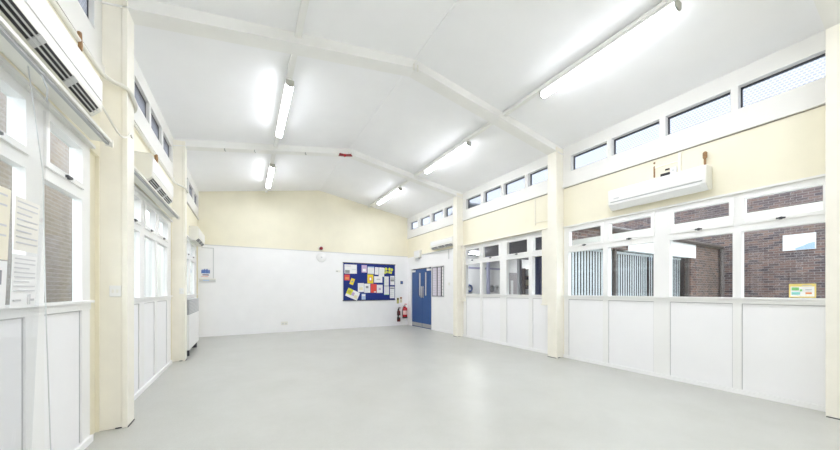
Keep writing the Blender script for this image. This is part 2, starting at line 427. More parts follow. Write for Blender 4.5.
def dup(root, dx, dy, dz, label):
    r = root.copy(); COL.objects.link(r); r.location = root.location + Vector((dx, dy, dz)); r['label'] = label
    for ch in list(root.children):
        c = ch.copy(); COL.objects.link(c); c.parent = r
        for g in list(ch.children):
            d = g.copy(); COL.objects.link(d); d.parent = c
    return r
L0 = ceiling_light(TX['right'], 1.43, 3.06)
L0['label'] = 'long ceiling light of the right row nearest the camera'
for s, yc, lab in (('right', 5.56, 'ceiling light of the right row in the middle bay'),
                   ('right', 8.6, 'ceiling light of the right row nearest the far wall'),
                   ('left', 5.37, 'ceiling light of the left row in the middle bay'),
                   ('left', 8.56, 'ceiling light of the left row nearest the far wall'),
                   ('left', 1.9, 'ceiling light of the left row above the camera'),
                   ('right', -.95, 'added fill light behind the camera, in line with the right row'),  # unseen pair behind the camera, added to brighten the near end
                   ('left', -.95, 'added fill light behind the camera, in line with the left row')):
    dup(L0, TX[s] - TX['right'], yc - 2.245, 0, lab)

# ------------------------------------------------------------------ air conditioners
def aircon(f, y0, y1, z0, z1, d, is_open, label, near_end=True):
    r = thing('air_conditioner', f((y0 + y1) / 2, z0, d / 2), label, 'air conditioner', 'wall air conditioners')
    # casing profile in (n, v): flat back, gently curved front, sloping underside
    k0, kz = (.70, .055) if is_open else (.55, .075)
    pf = [(0.002, z0 + .02), (.05, z0), (d * k0, z0), (d * .985, z0 + kz), (d, z0 + kz + .035), (d, z1 - .03), (d * .93, z1), (.002, z1)]
    MB().prism([f(y0, v, n) for n, v in pf], [f(y1, v, n) for n, v in pf]).build('casing', PLAST if not is_open else PLASTW, r, .004)
    fp = [(d + .0005, z0 + .115), (d + .006, z0 + .12), (d + .006, z1 - .035), (d + .0005, z1 - .03)]
    MB().prism([f(y0 + .012, v, n) for n, v in fp], [f(y1 - .012, v, n) for n, v in fp]).build('front_panel', PLAST, r)
    # outlet along the sloping underside
    a0, a1 = Vector(f(0, z0, d * k0)), Vector(f(0, z0 + kz, d * .985))
    V = (a1 - a0); ln = V.length; V.normalize(); U = f.U.normalized(); N = U.cross(V)
    if N.z > 0: N = -N
    g = F(a0, U, N, V)
    if is_open:
        MB().bf(g, y0 + .05, y1 - .05, .006, ln - .004, .0005, .003).build('outlet', BLACK, r)
        lv = MB()
        for k in range(1, 3): lv.bf(g, y0 + .05, y1 - .05, ln * k / 3 - .004, ln * k / 3 + .004, .003, .016)
        lv.build('louvre', LGREY, r)
        for k in (1, 2):
            c = y0 + .05 + (y1 - y0 - .1) * k / 3; MB().bf(g, c - .03, c + .03, .004, ln, .003, .010).build('divider', LGREY, r)
    else:
        MB().bf(g, y0 + .05, y1 - .05, .004, ln - .002, .001, .010).build('flap', PLAST, r, .002)
        MB().bf(f, y0 + .03, y1 - .03, z0 + .1, z0 + .113, d - .004, d + .003).build('outlet_gap', GREY, r)
    for k, (q0, q1) in enumerate(((y0 - .012, y0), (y1, y1 + .012))):
        MB().prism([f(q0, v, n) for n, v in pf], [f(q1, v, n) for n, v in pf]).build('end_cover', PLASTW, r, .003)
    return r
acr = aircon(WR, 1.67, 2.87, 2.55, 2.855, .18, False, 'white wall air conditioner over the large right window, its flap closed')
lg = MB()
for k in range(7): lg.bf(WR, 2.79 - k * .012 - .007, 2.79 - k * .012, 2.695, 2.712 + .006 * (k % 2), .1862, .188)
lg.build('logo', GREY, next(c for c in acr.children if c.name.startswith('front_panel')))
aircon(WR, 7.2, 8.38, 2.55, 2.80, .18, True, 'white air conditioner with dark open outlet on the right wall near the blue door')
aircon(WL, 2.03, 3.23, 2.56, 2.86, .182, True, 'large white air conditioner with dark louvres at the upper left, nearest the camera')
aircon(WL, 4.69, 5.86, 2.53, 2.85, .182, True, 'white air conditioner with open outlet over the middle left window')
aircon(WL, 8.75, 9.95, 2.42, 2.74, .182, True, 'farthest white air conditioner on the left wall, near the end wall')

# ------------------------------------------------------------------ ledges (blind tracks) over the left windows
for a, b, t in ((.75, 3.50, 'nearest'), (4.03, 6.50, 'middle')):
    z = 2.475
    r = thing('blind_track', WL((a + b) / 2, z, .06), 'white blind track board over the %s left window' % t, 'blind track', 'blind tracks over the left windows')
    MB().bf(WL, a, b, z, z + .022, .037, .165).build('board', PLASTW, r, .002)
    MB().bf(WL, a, b, z - .02, z, .13, .150).build('rail', GREY, r)
    e = MB(); e.bf(WL, b - .015, b, z - .03, z + .025, .125, .172); e.tube([WL(b, z - .005, .15), WL(b + .05, z - .012, .15), WL(b + .055, z + .02, .15)], .006)
    e.build('end_stop', PLASTW, r)
    if t == 'nearest':
        MB().tube([WL(2.515, 2.474, .10), WL(2.515, 1.9, .155), WL(2.512, 1.25, .165), WL(2.50, .15, .195)], .0028, 6).build('pull_cord', LGREY, r, label='thin hanging pull cord')

# ------------------------------------------------------------------ clear poster sheet, cord and posters at the left window
PS = F((-.985, 2.50, 1.25), (.0, 1, 0), (1, 0, .0), (.035, 0, 1)); PS.V.normalize(); PS.N = PS.V.cross(PS.U) * -1
if PS.N.x < 0: PS.N = -PS.N
sh = thing('perspex_sheet', PS(-.55, -1.15), 'clear perspex sheet with taped posters hanging at the left edge', 'perspex sheet')
MB().bf(PS, -1.1, 0, -1.15, 1.05, -.002, .002).build('sheet', PERSPEX, sh)
for u in (-.03, -.55, -1.07): MB().tube([PS(u, 1.03, .004), PS(u, 1.10, .004), PS(u, 1.17, -.02)], .004).build('hanger', GREY, sh)
def sheet(name, label, cat, f, u, v, w, h, m, ang=0, feats=(), group=None, n=.001, lift=.0):
    """a sheet of paper on a surface; feats are printed blocks (x0, y0, x1, y1, material, name) in parts of its width and height from lower left"""
    g = f.rot(u, v, ang, n)
    o = tag(MB().bf(g, -w / 2, w / 2, -h / 2, h / 2, 0, .0012).build(name, m), label, cat, group)
    for k, (x0, y0, x1, y1, mm, nm) in enumerate(feats):
        MB().bf(g, (x0 - .5) * w, (x1 - .5) * w, (y0 - .5) * h, (y1 - .5) * h, .0012, .0022 + .0004 * k).build(nm, mm, o)
    return o
def lines(x0, x1, y0, y1, k, m=INK):
    out = []
    for i in range(k):
        y = y1 - (y1 - y0) * i / max(1, k - 1)
        out.append((x0, y - .012, x0 + (x1 - x0) * (1 if i % 3 != 2 else .7), y + .012, m, 'printed_line'))
    return out
sheet('poster', 'white poster with grey print, lower of two on the perspex sheet', 'poster', PS, -.145, .05, .20, .262, PAPER, 0, lines(.08, .92, .32, .92, 8, INKP) + [(.66, .05, .74, .25, INKL, 'drawing'), (.78, .12, .9, .16, INKL, 'drawing'), (.08, .12, .35, .15, INKL, 'printed_line')], n=.003)
sheet('poster', 'cream poster with pale lines, upper of two on the perspex sheet', 'poster', PS, -.145, .33, .20, .26, mat('paper_ivory', (.84, .82, .76), .7), 0, lines(.08, .92, .15, .92, 8, INKP), n=.003)
sheet('poster', 'yellowish poster at the extreme left edge of the picture', 'poster', PS, -.40, .31, .24, .33, mat('paper_pale_yellow', (.83, .79, .66), .7), 0, lines(.1, .9, .2, .9, 6, INKP), n=.003)
sheet('poster', 'white poster with a small figure, at the lower left edge', 'poster', PS, -.40, .03, .24, .22, PAPER, 0, [(.75, .5, .85, .8, INK, 'drawing')], n=.003)

# ------------------------------------------------------------------ pipes and cables
r = thing('condensate_pipe', WL(3.2, 3.2, .03), 'white pipe above the nearest left air conditioner, crossing the cream column', 'pipe')
MB().tube([WL(1.0, 3.12, .04), WL(2.6, 3.12, .04), WL(3.55, 3.13, .04), WL(3.74, 3.12, .06), WL(3.77, 3.10, .18), WL(3.80, 3.08, .205), WL(4.02, 3.04, .205), WL(4.09, 3.0, .12), WL(4.2, 3.0, .04)], .018, 10, 2).build('pipe', PLASTW, r, smooth=True)
MB().tube([WL(3.28, 3.19, .045), WL(3.28, 3.10, .05), WL(3.29, 3.06, .045)], .013, 10).build('pipe_lagging', COPPER, r, label='brown lagged joint')
r = thing('condensate_pipe', WL(5.6, 3.15, .03), 'white pipe above the middle left air conditioner', 'pipe')
MB().tube([WL(4.3, 3.14, .03), WL(6.5, 3.14, .03), WL(6.8, 3.13, .05), WL(6.89, 3.1, .18), WL(6.95, 3.08, .202), WL(7.08, 3.06, .202)], .016, 10, 2).build('pipe', PLASTW, r, smooth=True)
MB().tube([WL(5.55, 3.14, .045), WL(5.55, 3.08, .05), WL(5.55, 3.02, .045)], .02, 10).build('pipe_lagging', COPPER, r, label='brown lagged joint')
tag(MB().tube([WL(3.24, 2.70, .16), WL(3.40, 2.60, .19), WL(3.62, 2.58, .19), WL(3.79, 2.66, .196), WL(3.83, 2.72, .195), WL(3.90, 2.70, .194)], .008, 8, 2).build('cable', PLASTW, None, 0, True), 'thin white cable looping from the nearest left air conditioner to the column', 'cable')
r = thing('lagged_pipe', WR(1.70, 2.86, .05), 'brown lagged pipe standing above the right air conditioner', 'pipe')
MB().tube([WR(1.715, 2.862, .05), WR(1.715, 3.02, .05)], .013, 10).build('pipe', COPPER, r)
MB().lathe(WR(1.715, 2.97, .05), (0, 0, 1), [(.015, 0), (.023, .01), (.023, .075), (.012, .09)], 12).build('pipe_end', COPPER, r)
# trunking, spur and socket over the right air conditioner
r = thing('cable_trunking', WR(2.0, 2.87, .01), 'cream cable trunking rising above the right air conditioner', 'trunking')
t = MB(); t.bf(WR, 1.985, 2.015, 2.862, 3.17, .002, .02); t.bf(WR, 2.015, 2.31, 3.05, 3.065, .002, .014); t.bf(WR, 1.73, 1.985, 2.862, 2.874, .002, .015)
t.build('duct', PILLAR, r)
MB().bf(WR, 2.30, 2.315, 2.92, 3.08, .002, .016).build('pipe_clip', COPPER, r)
MB().tube([WR(2.305, 3.12, .012), WR(2.305, 3.14, .012)], .012).build('screw', COPPER, r)
r = thing('wall_socket', WR(2.13, 2.88, .01), 'black socket and isolator plate beside the white spur over the right air conditioner', 'socket')
MB().bf(WR, 2.11, 2.22, 2.87, 2.935, .002, .035).build('socket_box', BLACK, r, .003)
MB().bf(WR, 2.12, 2.17, 2.975, 2.995, .002, .015).build('vent_slot', BLACK, r)
r = thing('fused_spur', WR(2.06, 2.88, .01), 'white fused spur box beside the black socket', 'switch')
MB().bf(WR, 2.03, 2.105, 2.90, 2.985, .002, .03).build('plate', PLAST, r, .003)
MB().bf(WR, 2.055, 2.08, 2.93, 2.955, .03, .034).build('rocker', LGREY, r)
# trunking on the middle right bay
tag(MB().bf(WR, 4.46, 4.475, 2.62, 3.17, .001, .014).bf(WR, 4.05, 4.46, 2.66, 2.672, .001, .012).build('cable_trunking', PILLAR), 'cream cable trunking beside the column over the middle right window', 'trunking')
tag(MB().bf(WR, 7.12, 9.2, 2.475, 2.50, .005, .022).bf(WR, 7.60, 7.625, 2.20, 2.475, .005, .02).build('cable_trunking', LGREY), 'white trunking across the wall above the blue double door', 'trunking')

# ------------------------------------------------------------------ back wall things
BW = F((0, YB - .012, 0), (1, 0, 0), (0, -1, 0))
nb = thing('notice_board', BW(3.78, .945), 'blue felt notice board covered with papers on the far wall', 'notice board')
B0, B1, C0, C1 = 2.835, 4.72, .945, 2.19
MB().bf(BW, B0, B1, C0, C1, .001, .012).build('felt', FELT, nb)
MB().bf(BW, B0 - .02, B1 + .02, C1, C1 + .025, .001, .02).build('frame_rail', DARK, nb); MB().bf(BW, B0 - .02, B1 + .02, C0 - .025, C0, .001, .02).build('frame_rail', DARK, nb)
MB().bf(BW, B0 - .02, B0, C0, C1, .001, .018).build('frame_stile', LGREY, nb); MB().bf(BW, B1, B1 + .02, C0, C1, .001, .018).build('frame_stile', PLAST, nb)
# papers measured in parts of the board (from lower left)
def pin(x0, y0, x1, y1, m, label, feats=(), ang=0, cat='paper', name='pinned_paper', n=.013):
    u = B0 + (B1 - B0) * (x0 + x1) / 2; v = C0 + (C1 - C0) * (y0 + y1) / 2
    return sheet(name, label, cat, BW, u, v, (B1 - B0) * (x1 - x0), (C1 - C0) * (y1 - y0), m, ang, feats, 'papers on the blue notice board', n)
pin(.02, .72, .245, .965, PAPER, 'wide white paper with dark picture, top left of the blue board', [(.05, .05, .42, .38, INK, 'picture'), (.05, .8, .5, .86, INKL, 'printed_line'), (.6, .45, .9, .49, INKL, 'printed_line')])
pin(.335, .76, .435, .965, LILAC, 'lilac leaflet at the top of the blue board', [(.2, .15, .8, .5, PAPER, 'picture')])
pin(.45, .73, .575, .93, PAPER, 'white sheet with blue heading beside the lilac leaflet', [(0, .86, 1, 1, SKYB, 'heading')] + lines(.1, .9, .2, .7, 4, INKL))
pin(.59, .71, .665, .92, PAPER, 'narrow white sheet at the top of the blue board', lines(.1, .9, .2, .8, 4, INKL), -.05)
pin(.67, .66, .78, .915, PAPER, 'slightly tilted white sheet at the top of the blue board', lines(.1, .9, .2, .8, 5, INKL), -.06, n=.0145)
pin(.02, .535, .115, .69, PINK, 'small red leaflet at the left of the blue board', [(.15, .15, .85, .55, ORANGE, 'picture')])
pin(.125, .42, .195, .59, YEL, 'small tilted yellow card at the left of the blue board', [(.3, .35, .7, .65, INK, 'picture')], -.35)
pin(.445, .46, .56, .71, YEL, 'yellow leaflet with pale picture in the middle of the blue board', [(.25, .25, .75, .75, ORANGE, 'picture'), (.35, .35, .65, .65, PAPER, 'picture')])
pin(.575, .485, .74, .665, PAPER, 'white landscape sheet right of the yellow leaflet', [(.3, .45, .75, .6, INKL, 'printed_line')])
pin(.775, .40, .87, .665, PAPER, 'white sheet with green edge right of centre on the blue board', [(.0, .1, .05, 1, GREEN, 'border')] + lines(.15, .9, .2, .85, 5, INKL))
pin(.90, .42, .99, .685, PAPER, 'white sheet with dark photographs at the right edge of the blue board', [(.08, .4, .92, .62, INK, 'picture'), (.08, .66, .92, .85, INKL, 'picture')])
pin(.265, .22, .38, .465, PAPER, 'white sheet, leftmost of the lower row on the blue board', [(.2, .2, .8, .55, CREAMP, 'picture')] + lines(.1, .9, .65, .9, 3, INKL))
pin(.385, .20, .50, .45, PAPER, 'white sheet with small photo, left of the red sheet', [(.25, .5, .7, .75, INK, 'picture')] + lines(.1, .9, .15, .4, 3, INKL))
pin(.51, .20, .625, .445, PINK, 'bright red sheet in the lower row of the blue board', [(.55, .03, .9, .15, PAPER, 'label_strip')])
pin(.63, .195, .745, .425, PAPER, 'white sheet right of the red sheet on the blue board', [(.3, .35, .7, .6, LILAC, 'picture')] + lines(.1, .9, .7, .9, 2, INKL))
pin(.775, .14, .875, .385, PAPER, 'white sheet low on the right of the blue board', [(.0, .0, 1, .04, GREEN, 'border')] + lines(.15, .9, .2, .85, 5, INKL))
pin(.895, .04, .99, .375, PAPER, 'long white sheet with dark heading at the lower right of the blue board', [(.05, .8, .95, .92, INK, 'heading')] + lines(.1, .9, .15, .65, 4, INKL))
pin(.05, .045, .285, .275, PAPER, 'large tilted collage sheet with yellow corner at the lower left of the blue board', [(.0, .3, .42, 1, YGRN, 'yellow_corner'), (.06, .45, .3, .8, OLIVE, 'picture'), (.4, .35, .62, .75, LILAC, 'picture'), (.66, .2, .9, .55, CREAMP, 'picture')], -.42, n=.0205)
pin(.335, .01, .41, .17, SKYB, 'small light blue leaflet at the bottom of the blue board', [(.1, .6, .9, .9, PAPER, 'heading')])
for (cx, cy, an, lab) in ((.80, .83, .3, 'left of the pair'), (.905, .83, -.2, 'right of the pair')):
    u = B0 + (B1 - B0) * cx; v = C0 + (C1 - C0) * cy
    g = BW.rot(u, v, an, .0132); b = MB()
    for sx in (-1, 1):
        for q in ((.045, .05, .05, .055), (.035, -.06, .04, .045)):
            pts = [(sx * q[0] + q[2] * math.cos(k * math.pi / 5), q[1] + q[3] * math.sin(k * math.pi / 5)) for k in range(10)]
            b.prism([g(x, y, 0) for x, y in pts], [g(x, y, .002) for x, y in pts])
    bo = tag(b.build('paper_butterfly', YGRN), 'yellow paper butterfly at the top right of the blue board, ' + lab, 'paper', 'yellow paper butterflies')
    MB().bf(g, -.012, .012, -.10, .09, .002, .004).build('body', INK, bo)
# small wall fittings
r = thing('thermostat', BW(2.66, 1.87), 'small white thermostat left of the blue notice board', 'thermostat')
MB().bf(BW, 2.585, 2.74, 1.875, 1.935, .001, .03).build('case', PLASTW, r, .004); MB().bf(BW, 2.60, 2.645, 1.89, 1.92, .03, .034).build('dial', GREY, r)
r = thing('alarm_keypad', BW(5.0, 1.51), 'small dark square switch between the notice board and the corner', 'switch')
MB().bf(BW, 4.945, 5.045, 1.51, 1.62, .001, .012).build('plate', DARK, r, .002); MB().bf(BW, 4.96, 5.03, 1.53, 1.60, .012, .016).build('rocker', PBLUE, r)
for u0, u1, v0, v1, m, lab in ((4.80, 4.885, .80, 1.0, OLIVE, 'dark olive safety sign above the black extinguisher'), (4.92, 5.015, .83, 1.035, CREAMP, 'cream safety sign above the red extinguisher')):
    o = tag(MB().bf(BW, u0, u1, v0, v1, .001, .004).build('safety_sign', m), lab, 'sign', 'extinguisher signs')
    MB().bf(BW, u0 + .01, u1 - .01, v1 - .06, v1 - .01, .004, .005).build('heading', DRED if m is CREAMP else BLACK, o)
    l = MB()
    for k in range(4): l.bf(BW, u0 + .015, u1 - .02, v0 + .02 + k * .025, v0 + .028 + k * .025, .004, .005)
    l.build('printed_text', INK if m is CREAMP else CREAMP, o)
def extinguisher(u, v0, h, rad, body, label, big):
    y = rad + .025
    r = thing('fire_extinguisher', BW(u, v0, y), label, 'fire extinguisher')
    hb = h * .74
    MB().lathe(BW(u, v0, y), (0, 0, 1), [(rad * .9, 0), (rad, .015), (rad, hb * .86), (rad * .85, hb * .94), (rad * .4, hb), (rad * .3, hb + .02)], 24).build('cylinder', body, r, smooth=True)
    vl = MB().lathe(BW(u, v0, y), (0, 0, 1), [(.022, hb + .02), (.026, hb + .03), (.026, hb + .07), (.014, hb + .08)], 12).build('valve', STEEL if big else BLACK, r, smooth=True)
    g = MB(); g.bf(BW, u - .02, u + .075, v0 + hb + .075, v0 + hb + .09, y - .012, y + .012); g.bf(BW, u - .02, u + .07, v0 + hb + .105, v0 + hb + .118, y - .012, y + .012); g.build('handle', BLACK if not big else RED, vl)
    if big:
        MB().tube([BW(u - .02, v0 + hb + .055, y), BW(u - .07, v0 + hb + .02, y + .01), BW(u - rad - .02, v0 + hb * .7, y + .02), BW(u - rad - .022, v0 + hb * .35, y + .02), BW(u - rad - .015, v0 + .08, y + .02)], .011, 8, 2).build('hose', BLACK, r, smooth=True)
        MB().lathe(BW(u, v0 + hb * .32, y), (0, 0, 1), [(rad + .001, 0), (rad + .002, .002), (rad + .002, hb * .36), (rad + .001, hb * .362)], 24).build('label_band', mat('extinguisher_label', (.75, .45, .42), .5), r)
        MB().lathe(BW(u, v0, y), (0, 0, 1), [(rad + .002, 0), (rad + .003, .003), (rad + .003, .045), (rad + .001, .05)], 24).build('foot_ring', BLACK, r)
    else:
        ho = MB().tube([BW(u - .02, v0 + hb + .06, y), BW(u - .06, v0 + hb + .02, y + .03), BW(u - .05, v0 + hb * .75, y + .06)], .01, 8, 2).build('hose', BLACK, r, smooth=True)
        MB().lathe(BW(u - .048, v0 + hb * .78, y + .062), (0, .0, -1), [(.014, 0), (.02, .05), (.034, .2), (.036, .22)], 14).build('horn', BLACK, ho, smooth=True)
        MB().lathe(BW(u, v0 + hb * .38, y), (0, 0, 1), [(rad + .001, 0), (rad + .002, .002), (rad + .002, hb * .18), (rad + .001, hb * .182)], 24).build('label_band', PAPER, r)
    MB().bf(BW, u - .03, u + .03, v0 + hb * .82, v0 + hb * .9, .001, .03).build('wall_bracket', DRED, r)
    return r
extinguisher(4.835, .15, .54, .062, mat('extinguisher_dark_red', (.16, .012, .015), .3), 'slim dark extinguisher with black horn, left of the red one', False)
extinguisher(5.075, .27, .54, .088, RED, 'larger red fire extinguisher beside the blue double door', True)
r = thing('fire_alarm', BW(2.12, 2.55), 'small dark red fire alarm sounder above the white bell', 'alarm')
MB().lathe(BW(2.11, 2.625, .0), (0, -1, 0), [(.07, .0), (.07, .02), (.06, .03)], 20).build('base', PLAST, r, smooth=True)
MB().lathe(BW(2.11, 2.625, .03), (0, -1, 0), [(.055, 0), (.055, .03), (.03, .05)], 20).build('sounder', DRED, r, smooth=True)
r = thing('alarm_bell', BW(2.12, 2.18), 'round white bell under the red fire alarm', 'bell')
MB().lathe(BW(2.12, 2.335, .001), (0, -1, 0), [(.15, 0), (.155, .012), (.14, .04), (.07, .06), (.02, .065)], 28).build('gong', PLAST, r, smooth=True)
MB().lathe(BW(2.12, 2.335, .065), (0, -1, 0), [(.025, 0), (.02, .012)], 12).build('centre_boss', LGREY, r)
r = thing('wall_socket', BW(1.03, .21), 'white double wall socket low on the far wall', 'socket')
MB().bf(BW, .935, 1.12, .215, .32, .001, .018).build('plate', PLASTW, r, .004)
for u in (.985, 1.07):
    MB().bf(BW, u - .022, u + .022, .24, .275, .018, .019).build('outlet_holes', LGREY, r)
r = thing('wall_poster', BW(-.95, 1.6), 'white poster with blue emblem and red print on the left of the far wall', 'poster')
ps = MB().bf(BW, -1.075, -.835, 1.605, 1.88, .001, .006).build('sheet', PAPER, r)
e = MB()
for u, w, hh in ((-1.035, .045, .10), (-.985, .055, .115), (-.93, .05, .12), (-.882, .04, .10)):
    e.bf(BW, u - w / 2, u + w / 2, 1.735, 1.735 + hh * .8, .006, .008)
    e.prism([BW(u - w / 2, 1.735 + hh * .8, .006), BW(u + w / 2, 1.735 + hh * .8, .006), BW(u, 1.735 + hh * 1.12, .006)], [BW(u - w / 2, 1.735 + hh * .8, .008), BW(u + w / 2, 1.735 + hh * .8, .008), BW(u, 1.735 + hh * 1.12, .008)])
e.build('emblem', PBLUE, ps)
e = MB(); e.bf(BW, -1.03, -.885, 1.68, 1.708, .006, .008); e.build('title_text', mat('print_dark_purple', (.10, .05, .12), .7), ps)
e = MB(); e.bf(BW, -1.06, -1.0, 1.645, 1.66, .006, .008); e.bf(BW, -.99, -.90, 1.642, 1.658, .006, .008); e.build('small_text', mat('print_salmon', (.75, .35, .28), .7), ps)
r = thing('leaflet_shelf', BW(-.92, 1.49), 'small white leaflet ledge under the blue emblem poster', 'shelf')
MB().bf(BW, -1.11, -.72, 1.565, 1.595, .001, .05).build('ledge', PLASTW, r, .003)
MB().bf(BW, -1.10, -.73, 1.495, 1.565, .001, .03).build('backing', LGREY, r)
MB().bf(BW, -1.02, -.88, 1.53, 1.56, .03, .032).build('label_strip', SKYB, r)
tag(MB().bf(BW, -.793, -.77, 1.60, 2.445, .001, .016).bf(BW, -1.05, -.793, 2.425, 2.445, .001, .016).build('cable_trunking', LGREY), 'thin white cable trunking bending above the blue emblem poster', 'trunking')

# ------------------------------------------------------------------ blue double door and case beside it
fr = MB(); fr.bf(WR, 8.55, 8.59, 0, 2.075, -.12, .02); fr.bf(WR, 9.99, 10.03, 0, 2.075, -.12, .02); fr.bf(WR, 8.59, 9.99, 2.035, 2.075, -.12, .02)
dr = struct(fr.build('door_1', UPVC), 'blue double door with narrow glazed slots and steel kick plates', 'door')
MB().bf(WR, 8.59, 9.99, 2.012, 2.035, -.05, .0).build('head_gap', DARK, dr)
for a, b, s0, s1, h0, h1, c0, c1 in ((9.252, 9.985, 9.345, 9.50, 9.275, 9.335, 9.72, 9.95), (8.595, 9.246, 8.95, 9.09, 9.15, 9.215, 8.63, 8.86)):
    lf = MB(); z0, z1 = 1.10, 1.88
    lf.bf(WR, a, b, .003, z0, -.06, -.015); lf.bf(WR, a, b, z1, 2.01, -.06, -.015)
    lf.bf(WR, a, s0, z0, z1, -.06, -.015); lf.bf(WR, s1, b, z0, z1, -.06, -.015)
    l = lf.build('leaf', BLUE, dr)
    MB().bf(WR, s0 - .004, s1 + .004, z0, z1, -.04, -.032).build('vision_panel', mat('door_glass', (.55, .56, .58), .15), l)
    bd = MB(); t = .014
    bd.bf(WR, s0 - t, s0, z0 - t, z1 + t, -.015, -.008); bd.bf(WR, s1, s1 + t, z0 - t, z1 + t, -.015, -.008); bd.bf(WR, s0, s1, z1, z1 + t, -.015, -.008); bd.bf(WR, s0, s1, z0 - t, z0, -.015, -.008)
    bd.build('glazing_bead', mat('door_dark_blue', (.02, .06, .17), .4), l)
    MB().bf(WR, a + .01, b - .01, .025, .15, -.015, -.012).build('kick_plate', STEEL, l)
    MB().bf(WR, h0, h1, 1.02, 1.42, -.015, -.011).build('pull_plate', STEEL, l)
    c = (h0 + h1) / 2
    MB().tube([WR(c, 1.06, -.011), WR(c, 1.06, .035), WR(c, 1.38, .035), WR(c, 1.38, -.011)], .010, 8).build('pull_handle', STEEL, l)
    MB().bf(WR, c0, c1, 1.925, 1.985, -.015, .04).build('door_closer', PLAST, l, .004)
    MB().tube([WR(c0 + .1, 1.985, .02), WR(c0 + .14, 2.0, .10), WR(c0 + .0, 2.04, .03)], .009, 6).build('closer_arm', LGREY, l)
ds = thing('display_case', WR(8.21, 1.08, .02), 'dark-framed display case holding sheets beside the blue double door', 'display case')
MB().bf(WR, 7.88, 8.54, 1.085, 2.01, .0045, .012).build('backing', mat('case_grey', (.20, .20, .22), .7), ds)
c = MB(); c.bf(WR, 7.87, 8.55, 2.0, 2.025, .0045, .03); c.bf(WR, 7.87, 8.55, 1.07, 1.095, .0045, .03); c.bf(WR, 7.87, 7.885, 1.095, 2.0, .0045, .03); c.bf(WR, 8.535, 8.55, 1.095, 2.0, .0045, .03)
c.build('frame', GREY, ds)
MB().bf(WR, 7.985, 8.01, 1.095, 2.0, .012, .03).build('divider', BLACK, ds); MB().bf(WR, 8.23, 8.245, 1.095, 2.0, .012, .03).build('divider', BLACK, ds)
WRm = F((XR, 0, 0), (0, -1, 0), (-1, 0, 0))
LIL2 = mat('paper_pale_lilac', (.66, .62, .70), .7)
sheet('notice_sheet', 'tall pale sheet in the part of the display case next to the door', 'paper', WRm, -8.395, 1.545, .24, .87, LIL2, 0, lines(.1, .9, .1, .9, 10, INKL), 'sheets in the display case', n=.0125)
sheet('notice_sheet', 'tall pale sheet in the middle of the display case', 'paper', WRm, -8.12, 1.545, .20, .87, LIL2, 0, lines(.1, .9, .1, .9, 10, INKL), 'sheets in the display case', n=.0125)
sheet('notice_sheet', 'narrow pale sheet at the side of the display case away from the door', 'paper', WRm, -7.935, 1.545, .085, .87, PAPER, 0, lines(.1, .9, .1, .9, 8, INKL), 'sheets in the display case', n=.0125)
r = thing('emergency_light', WR(9.45, 2.33, .05), 'white boxed emergency light above the blue double door', 'light')
MB().bf(WR, 9.24, 9.66, 2.40, 2.66, .0045, .09).build('box', PLASTW, r, .006)
MB().bf(WR, 9.27, 9.63, 2.43, 2.63, .09, .094).build('lens', PLAST, r)
MB().bf(WR, 9.34, 9.56, 2.35, 2.40, .02, .08).build('indicator_block', LGREY, r, .004)
r = thing('light_switch', WR(7.75, 1.35, .01), 'white light switch on the wall beside the right column', 'switch')
MB().bf(WR, 7.56, 7.65, 1.42, 1.50, .0045, .014).build('plate', PLASTW, r, .003); MB().bf(WR, 7.59, 7.62, 1.44, 1.48, .014, .018).build('rocker', PLAST, r)
# switches on the left columns
for y, x, lab, w in ((3.80, -1.03, 'white double light switch on the near left cream column', .075), (6.92, -1.0, 'white light switch on the second left cream column', .06)):
    g = F((x, y + .011, 0), (1, 0, 0), (0, -1, 0))
    r = thing('light_switch', g(0, 1.2, .01), lab, 'switch')
    MB().bf(g, -w / 2 - .002, w / 2 + .002, 1.20, 1.30, .0005, .013).build('plate', PLAST, r, .003)
    for k in (-1, 1): MB().bf(g, k * .015 - .007, k * .015 + .007, 1.235, 1.265, .013, .018).build('rocker', PLASTW, r)
# storage heater
h = thing('storage_heater', WL(8.0, .1, .1), 'white storage heater with grey upper grille under the far left window', 'heater')
MB().bf(WL, 7.25, 8.64, .13, .80, .03, .20).build('casing', PLAST, h, .008)
MB().bf(WL, 7.25, 8.64, .80, 1.09, .03, .195).build('grille', mat('heater_grille', (.42, .43, .45), .6, noise=.25, nscale=60), h, .006)
sl = MB()
for k in range(9): sl.bf(WL, 7.27, 8.62, .825 + k * .028, .835 + k * .028, .195, .2)
sl.build('grille_slats', LGREY, h)
for y in (7.4, 8.45): MB().bf(WL, y, y + .05, 0, .13, .04, .18).build('foot', DARK, h)
# red ribbon and hooks on the far beam
r = thing('red_ribbon', (1.93, 6.88, 4.24), 'dark red paper bow hanging under the middle of the far ceiling beam', 'decoration')
b = MB()
zz = 4.275
b.prism([(1.79, 6.86, zz - .03), (1.93, 6.86, zz - .015), (1.93, 6.86, zz + .025), (1.81, 6.86, zz + .03)], [(1.79, 6.90, zz - .03), (1.93, 6.90, zz - .015), (1.93, 6.90, zz + .025), (1.81, 6.90, zz + .03)])
b.prism([(1.93, 6.86, zz - .015), (2.10, 6.86, zz + .02), (2.06, 6.86, zz + .06), (1.93, 6.86, zz + .025)], [(1.93, 6.90, zz - .015), (2.10, 6.90, zz + .02), (2.06, 6.90, zz + .06), (1.93, 6.90, zz + .025)])
b.build('bow', DRED, r); MB().tube([(1.93, 6.88, zz + .02), (1.98, 6.93, ZR - .15)], .004).build('string', DRED, r)
MB().lathe((1.93, 6.855, zz + .004), (0, 1, 0), [(.025, 0), (.03, .02), (.025, .05)], 10).build('knot', RED, r)
